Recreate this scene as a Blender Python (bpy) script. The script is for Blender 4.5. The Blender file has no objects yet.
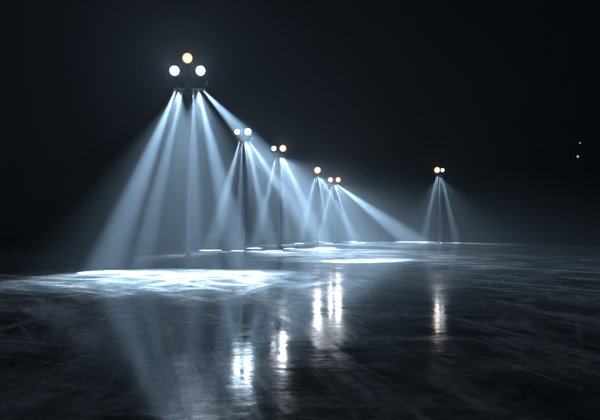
import bpy, math, random
from mathutils import Vector, Matrix
random.seed(4)
S=bpy.context.scene
def mat(name, col, rough=.5, metal=0, emis=None, es=0):
    m=bpy.data.materials.new(name); m.use_nodes=True
    b=m.node_tree.nodes['Principled BSDF']
    b.inputs['Base Color'].default_value=(*col,1); b.inputs['Roughness'].default_value=rough
    b.inputs['Metallic'].default_value=metal
    if emis:
        b.inputs['Emission Color'].default_value=(*emis,1); b.inputs['Emission Strength'].default_value=es
        m.cycles.emission_sampling='NONE'
    return m
steel=mat('weathered_steel',(.10,.11,.12),.7,0)
steel.node_tree.nodes['Principled BSDF'].inputs['Specular IOR Level'].default_value=.3
nt=steel.node_tree; n=nt.nodes.new('ShaderNodeTexNoise'); n.inputs['Scale'].default_value=14
r=nt.nodes.new('ShaderNodeValToRGB'); r.color_ramp.elements[0].color=(.008,.009,.010,1); r.color_ramp.elements[1].color=(.020,.021,.023,1)
nt.links.new(n.outputs['Fac'],r.inputs['Fac']); nt.links.new(r.outputs['Color'],nt.nodes['Principled BSDF'].inputs['Base Color'])
black=mat('housing_paint',(.018,.019,.021),.6,.2)
cool=mat('lens_cool',(.8,.8,.8),.2,0,(.74,.88,1.0),22)
core=mat('lens_core',(.8,.8,.8),.2,0,(1,.86,.72),22)
warm=mat('lens_warm',(.8,.7,.6),.2,0,(1.0,.24,.06),3.5)
dim=mat('lens_dim',(.8,.8,.8),.2,0,(.8,.9,1.0),.8)

# ---------- mesh helpers ----------
def newobj(name, verts, faces, m, parent=None):
    me=bpy.data.meshes.new(name); me.from_pydata(verts,[],faces); me.update()
    me.materials.append(m)
    o=bpy.data.objects.new(name,me); S.collection.objects.link(o)
    if parent: o.parent=parent
    return o
def lathe(name, prof, m, parent, seg=20, M=Matrix.Identity(4)):
    v=[];f=[]
    for (rr,z) in prof:
        for i in range(seg):
            a=2*math.pi*i/seg; v.append(M@Vector((rr*math.cos(a),rr*math.sin(a),z)))
    for k in range(len(prof)-1):
        for i in range(seg):
            j=(i+1)%seg; f.append((k*seg+i,k*seg+j,(k+1)*seg+j,(k+1)*seg+i))
    f.append(tuple(reversed(range(seg)))); f.append(tuple(range((len(prof)-1)*seg,len(prof)*seg)))
    return newobj(name,v,f,m,parent)
def box(name, c, s, m, parent, M=Matrix.Identity(4), taper=1.0, bev=.012):
    v=[]
    for z in (-1,1):
        t=taper if z<0 else 1
        for x,y in((-1,-1),(1,-1),(1,1),(-1,1)):
            v.append(M@Vector((c[0]+x*s[0]/2*t,c[1]+y*s[1]/2*t,c[2]+z*s[2]/2)))
    f=[(3,2,1,0),(4,5,6,7),(0,1,5,4),(1,2,6,5),(2,3,7,6),(3,0,4,7)]
    o=newobj(name,v,f,m,parent)
    if bev:
        b=o.modifiers.new('bevel','BEVEL'); b.width=bev; b.segments=2
    return o
def loft(name,rects,m,parent,M):
    v=[];f=[]
    for w,h,y in rects:
        c=min(w,h)*.35
        for x,z in((-w+c,-h),(w-c,-h),(w,-h+c),(w,h-c),(w-c,h),(-w+c,h),(-w,h-c),(-w,-h+c)): v.append(M@Vector((x,y,z)))
    n=8
    for k in range(len(rects)-1):
        for i in range(n):
            j=(i+1)%n; f.append((k*n+i,k*n+j,(k+1)*n+j,(k+1)*n+i))
    f.append(tuple(reversed(range(n)))); f.append(tuple(range((len(rects)-1)*n,len(rects)*n)))
    return newobj(name,v,f,m,parent)
def floodlight(parent, x, z, kind, yaw, tilt, s=1.0, tag='1', halo=900, hc=None):
    M=Matrix.Translation((x,-.12*s,z))@Matrix.Rotation(yaw,4,'Z')@Matrix.Rotation(tilt,4,'X')
    loft('housing_'+tag,[(.12*s,.10*s,.22*s),(.20*s,.16*s,.16*s),(.27*s,.23*s,-.02*s),(.29*s,.25*s,-.04*s),(.29*s,.25*s,-.08*s),(.27*s,.235*s,-.095*s)],black,parent,M)
    R=M@Matrix.Rotation(math.pi/2,4,'X')
    if kind=='w':
        lathe('lens_'+tag,[(.215*s,.094*s),(.215*s,.100*s)],warm,parent,24,R)
        lathe('lens_core_'+tag,[(.15*s,.099*s),(.11*s,.108*s)],core,parent,24,R)
    else:
        lathe('lens_'+tag,[(.205*s,.094*s),(.195*s,.102*s)],{'c':cool,'d':dim}[kind],parent,24,R)
    for k in range(5):
        box('fin_%s_%d'%(tag,k),((k-2)*.075*s,.22*s,0),(.015*s,.12*s,.26*s),black,parent,M,bev=0)
    for sx in(-1,1):
        box('yoke_%s_%s'%(tag,'ab'[sx>0]),(sx*.315*s,.02*s,-.14*s),(.02*s,.06*s,.40*s),black,parent,M,bev=0)
    box('yoke_base_'+tag,(0,.02*s,-.345*s),(.65*s,.06*s,.03*s),black,parent,M,bev=0)
    if halo:
        l=bpy.data.lights.new('lamp_glow_'+tag,'SPOT'); l.energy=halo; l.spot_size=math.radians(168); l.spot_blend=.9
        l.color=hc or {'c':(.55,.77,1),'w':(.74,.84,1),'d':(.7,.85,1)}[kind]; l.shadow_soft_size=.06
        o=bpy.data.objects.new('lamp_glow_'+tag,l); S.collection.objects.link(o); o.parent=parent
        o.matrix_local=M@Matrix.Translation((0,-.19*s,0))@Matrix.Rotation(math.pi/2,4,'X')@Matrix.Rotation(math.pi,4,'Y')
def beam(parent, src, tgt, power, size, blend=.9, tag='1', col=(.58,.79,1.0)):
    l=bpy.data.lights.new('beam_lamp_'+tag,'SPOT'); l.energy=power; l.spot_size=math.radians(size); l.spot_blend=blend
    l.color=col; l.shadow_soft_size=.04
    o=bpy.data.objects.new('beam_lamp_'+tag,l); S.collection.objects.link(o); o.parent=parent
    d=(Vector(tgt)-Vector(src)); o.location=src; o.rotation_euler=d.to_track_quat('-Z','Y').to_euler()
def downlight(parent,x,y,z,tag):
    lathe('downlight_'+tag,[(.09,-.05),(.12,-.05),(.12,-.03),(.10,-.02),(.085,.14),(.05,.16)],black,parent,16,Matrix.Translation((x,y,z)))
def mast(H, r0=.11,r1=.065,name='floodlight_pole',loc=(0,0),m=None):
    m=m or steel
    e=bpy.data.objects.new(name,None); S.collection.objects.link(e); e.location=(loc[0],loc[1],0)
    lathe('pole',[(r0,.04),(r0*.97,1.2),(r0*1.12,1.21),(r0*1.12,1.27),(r0*.95,1.28),((r0+r1)/2,H*.55),(r1,H)],m,e,20)
    lathe('base_flange',[(.30,.0),(.30,.04),(.15,.05),(.13,.22)],m,e,20)
    for i in range(4):
        a=math.pi/2*i
        M=Matrix.Rotation(a,4,'Z')
        box('foot_%d'%i,(.33,0,.045),(.42,.12,.09),m,e,M)
        lathe('bolt_%d'%i,[(.03,.09),(.03,.14),(.015,.145)],m,e,6,M@Matrix.Translation((.45,0,0)))
        v=[M@Vector(p) for p in((.1,-.01,.09),(.30,-.01,.09),(.1,-.01,.42),(.1,.01,.09),(.30,.01,.09),(.1,.01,.42))]
        newobj('gusset_%d'%i,v,[(0,1,2),(5,4,3),(0,3,4,1),(1,4,5,2),(2,5,3,0)],m,e)
    return e

# ---------- lamp poles ----------
H=8.25
WC=(.62,.81,1)
p=mast(H,.105,.075,loc=(-4.95,22.2))
box('rack_tray',(0,.06,8.17),(1.70,.34,.34),black,p,taper=.80)
box('rack_rail',(0,.06,8.40),(1.80,.14,.07),black,p)
box('mast_stub',(0,.04,8.75),(.10,.10,.62),black,p)
for i in range(6):
    box('tray_rib_%d'%i,((i-2.5)*.25,-.115,8.17),(.03,.04,.26),black,p,bev=0)
floodlight(p,-.58,8.72,'c',.12,.15,1.0,'left',430)
floodlight(p,.58,8.72,'c',-.05,.15,1.0,'right',430)
floodlight(p,0,9.27,'w',0,.15,1.0,'top',130,(1,.42,.2))
PW=310000
for i,(sx,tx,ty,pw,sz) in enumerate([(-.55,-2.9,-2.2,1.1,13),(-.24,-1.2,-3.2,.8,8.5),(.24,1.0,-3.6,.7,8),(.45,2.7,-2.4,1.1,11.5),(.68,8.5,6,.85,19)]):
    downlight(p,sx,-.10,7.97,str(i))
    beam(p,(sx,-.12,7.86),(tx,ty,0),PW*pw,sz,.9,str(i))
beam(p,(-.45,.1,7.85),(-.5,-3.9,0),31000,54,1.0,'wash_l',WC)
beam(p,(.45,.1,7.85),(1.7,-4.3,0),31000,54,1.0,'wash_r',WC)

def rack_pole(x,y,H,lamps,beams,wash=12000,power=40000,wt=(0,-4,0),wsz=90):
    p=mast(H-.45,.11,.075,loc=(x,y))
    w=max(.9,max(abs(l[0]) for l in lamps)*2+.5)
    box('rack_tray',(0,.06,H-.55),(w,.32,.26),black,p,taper=.82)
    box('rack_rail',(0,.06,H-.36),(w+.1,.12,.07),black,p)
    for i,(lx,k,s,h) in enumerate(lamps): floodlight(p,lx,H,k,0,.12,s,str(i),h)
    for i,(sx,tx,ty,pw,sz) in enumerate(beams):
        downlight(p,sx,-.12,H-.72,str(i))
        beam(p,(sx,-.12,H-.83),(tx,ty,0),power*pw,sz,.9,str(i))
    if wash: beam(p,(0,.28,H-.85),wt,wash,wsz,1.0,'wash',WC)
    return p
rack_pole(-4.95,44,10.4,[(-.55,'c',1.1,300),(.40,'c',1.4,420)],[(-.35,-2.9,0,1,12.5),(-.12,-.4,-1,.8,8),(.3,2.6,-1,1,10.5),(.5,7,3,1.1,14.5)],60000,360000,(3,-8,0),75)
rack_pole(-2.1,50,9.95,[(-.5,'c',1.1,0),(.4,'w',1.5,560)],[(-.3,-2.4,0,1,11),(.12,1.0,-1,.9,8),(.4,4.6,1,1.3,13.5)],60000,360000,(4,-8,0),75)
rack_pole(2.5,72,10.5,[(.0,'w',2.1,850)],[(-.3,-2.6,0,1,10),(.2,1.6,-1,1,9),(.4,6,1,1.1,12)],70000,410000,(2,-10,0),76)
rack_pole(5.8,85,10.5,[(-.65,'w',1.9,350),(.65,'w',1.9,900)],[(-.4,-2.6,0,1,10),(.15,3.2,0,1,10),(.5,13,-2,2.4,16)],70000,470000,(3,-10,0),80)
rack_pole(20.8,75,10.9,[(-.35,'w',2.0,90),(.5,'c',1.2,0)],[(-.3,-2.4,0,.9,10),(.1,.2,0,.6,7),(.4,2.7,0,.9,10)],15000,280000)
# far dim mast
p=mast(18.3,.12,.06,name='floodlight_pole',loc=(53,95),m=black)
box('cross_arm',(-.2,0,15.5),(1.1,.12,.08),black,p)
floodlight(p,-.35,15.95,'d',0,.1,1.1,'lower',0)
floodlight(p,.1,18.55,'d',0,.1,.7,'upper',0)

# ---------- ice ----------
ice=bpy.data.materials.new('ice'); ice.use_nodes=True
nt=ice.node_tree; N=nt.nodes; L=nt.links; B=N['Principled BSDF']
tc=N.new('ShaderNodeTexCoord')
def noise(scale,detail=6,rough=.6,dist=0,vec=None):
    n=N.new('ShaderNodeTexNoise'); n.inputs['Scale'].default_value=scale; n.inputs['Detail'].default_value=detail
    n.inputs['Roughness'].default_value=rough; n.inputs['Distortion'].default_value=dist
    L.new(vec or tc.outputs['Object'],n.inputs['Vector']); return n.outputs['Fac']
def mth(op,a,b=None,clamp=False):
    n=N.new('ShaderNodeMath'); n.operation=op; n.use_clamp=clamp
    for i,v in enumerate((a,b)):
        if v is None: continue
        if isinstance(v,(int,float)): n.inputs[i].default_value=v
        else: L.new(v,n.inputs[i])
    return n.outputs[0]
def rng(v,a,b,c=0,d=1):
    n=N.new('ShaderNodeMapRange'); n.interpolation_type='SMOOTHSTEP'
    for i,x in enumerate((a,b,c,d)): n.inputs[i+1].default_value=x
    L.new(v,n.inputs[0]); return n.outputs[0]
def mapping(rz,sx,sy,off=(0,0,0)):
    n=N.new('ShaderNodeMapping'); n.inputs['Rotation'].default_value=(0,0,rz); n.inputs['Scale'].default_value=(sx,sy,1); n.inputs['Location'].default_value=off
    L.new(tc.outputs['Object'],n.inputs['Vector']); return n.outputs['Vector']
warpn=N.new('ShaderNodeTexNoise'); warpn.inputs['Scale'].default_value=.12; warpn.inputs['Detail'].default_value=1
L.new(tc.outputs['Object'],warpn.inputs['Vector'])
wm=N.new('ShaderNodeVectorMath'); wm.operation='MULTIPLY_ADD'; wm.inputs[1].default_value=(3,3,0)
L.new(warpn.outputs['Color'],wm.inputs[0]); L.new(tc.outputs['Object'],wm.inputs[2])
def polar(cx,cy,ka):
    s=N.new('ShaderNodeSeparateXYZ'); L.new(wm.outputs[0],s.inputs[0])
    x=mth('SUBTRACT',s.outputs[0],cx); y=mth('SUBTRACT',s.outputs[1],cy)
    R=mth('SQRT',mth('ADD',mth('MULTIPLY',x,x),mth('MULTIPLY',y,y)))
    A=mth('ARCTAN2',y,x)
    c=N.new('ShaderNodeCombineXYZ'); L.new(R,c.inputs[0]); L.new(mth('MULTIPLY',A,ka),c.inputs[1]); c.inputs[2].default_value=cx*.37
    return c.outputs[0]
pa=polar(-14,4,1.6); pb=polar(13,9,2.2); pc=polar(3,30,2.4)
ta=polar(-16,2,.7); tb=polar(17,12,.8); td=polar(-5,-12,.8)
def arcs(v,scale,lo,hi,det=5): return rng(noise(scale,det,.62,.0,v),lo,hi)
gate=rng(noise(.35,5,.6,.6),.34,.56); gate2=rng(noise(.27,5,.6,.6,mapping(.4,1,1,(30,5,0))),.36,.58)
arc=mth('MAXIMUM',mth('MULTIPLY',arcs(pa,1.5,.46,.70,7),gate),mth('MULTIPLY',arcs(pb,1.3,.48,.72,7),gate2))
arc=mth('MAXIMUM',arc,mth('MULTIPLY',arcs(pc,1.1,.48,.74,7),gate))
thin=mth('MAXIMUM',mth('MULTIPLY',arcs(ta,5,.61,.70,2),gate2),mth('MULTIPLY',arcs(tb,4.5,.61,.70,2),gate))
thin=mth('MAXIMUM',thin,mth('MULTIPLY',arcs(td,5,.62,.71,2),gate))
frost=rng(noise(.33,9,.68,1.0,mapping(.35,1,.7)),.40,.66)
fine=rng(noise(7,9,.78,.4),.32,.72)
cover=mth('ADD',mth('MULTIPLY',frost,.5),mth('MULTIPLY',arc,1.0))
cover=mth('MULTIPLY',cover,mth('ADD',mth('MULTIPLY',fine,.7),.4),True)
dcover=mth('ADD',cover,mth('MULTIPLY',mth('MULTIPLY',thin,mth('ADD',fine,.25)),.6),True)
mix=N.new('ShaderNodeMix'); mix.data_type='RGBA'
mix.inputs[6].default_value=(.05,.068,.085,1); mix.inputs[7].default_value=(.80,.85,.90,1)
L.new(dcover,mix.inputs[0]); L.new(mix.outputs[2],B.inputs['Base Color'])
rg=mth('ADD',mth('MULTIPLY',cover,.20),rng(noise(.6,6,.6,.5),.3,.7,.04,.09))
L.new(rg,B.inputs['Roughness']); B.inputs['IOR'].default_value=1.31
bp=N.new('ShaderNodeBump'); bp.inputs['Strength'].default_value=.3; bp.inputs['Distance'].default_value=.013
hh=mth('ADD',mth('MULTIPLY',noise(2.8,6,.52,0,mapping(.1,.8,1.6)),.85),mth('MULTIPLY',cover,.05))
L.new(hh,bp.inputs['Height']); L.new(bp.outputs['Normal'],B.inputs['Normal'])
newobj('ice_ground',[(-800,-200,0),(800,-200,0),(800,1400,0),(-800,1400,0)],[(0,1,2,3)],ice)

# ---------- mist ----------
mist=bpy.data.materials.new('mist'); mist.use_nodes=True
nt=mist.node_tree; nt.nodes.clear()
o=nt.nodes.new('ShaderNodeOutputMaterial'); v=nt.nodes.new('ShaderNodeVolumeScatter')
v.inputs['Color'].default_value=(.70,.86,1,1); v.inputs['Density'].default_value=.0042; v.inputs['Anisotropy'].default_value=.1
nt.links.new(v.outputs[0],o.inputs['Volume'])
box('mist',(0,70,14.5),(360,240,31),mist,None,bev=0)

# ---------- night sky ----------
w=bpy.data.worlds.new('World'); S.world=w; w.use_nodes=True
nt=w.node_tree; sk=nt.nodes.new('ShaderNodeTexSky'); sk.sky_type='NISHITA'; sk.sun_disc=False
sk.sun_elevation=math.radians(-4); sk.sun_rotation=0
nt.links.new(sk.outputs[0],nt.nodes['Background'].inputs[0]); nt.nodes['Background'].inputs[1].default_value=.0005

c=bpy.data.cameras.new('camera'); co=bpy.data.objects.new('camera',c); S.collection.objects.link(co)
co.location=(0,0,1.6); co.rotation_euler=(math.pi/2,0,0); c.lens=30; c.sensor_width=36; c.shift_y=.037
c.clip_end=3000; c.clip_start=.05
S.camera=co
S.view_settings.view_transform='Standard'
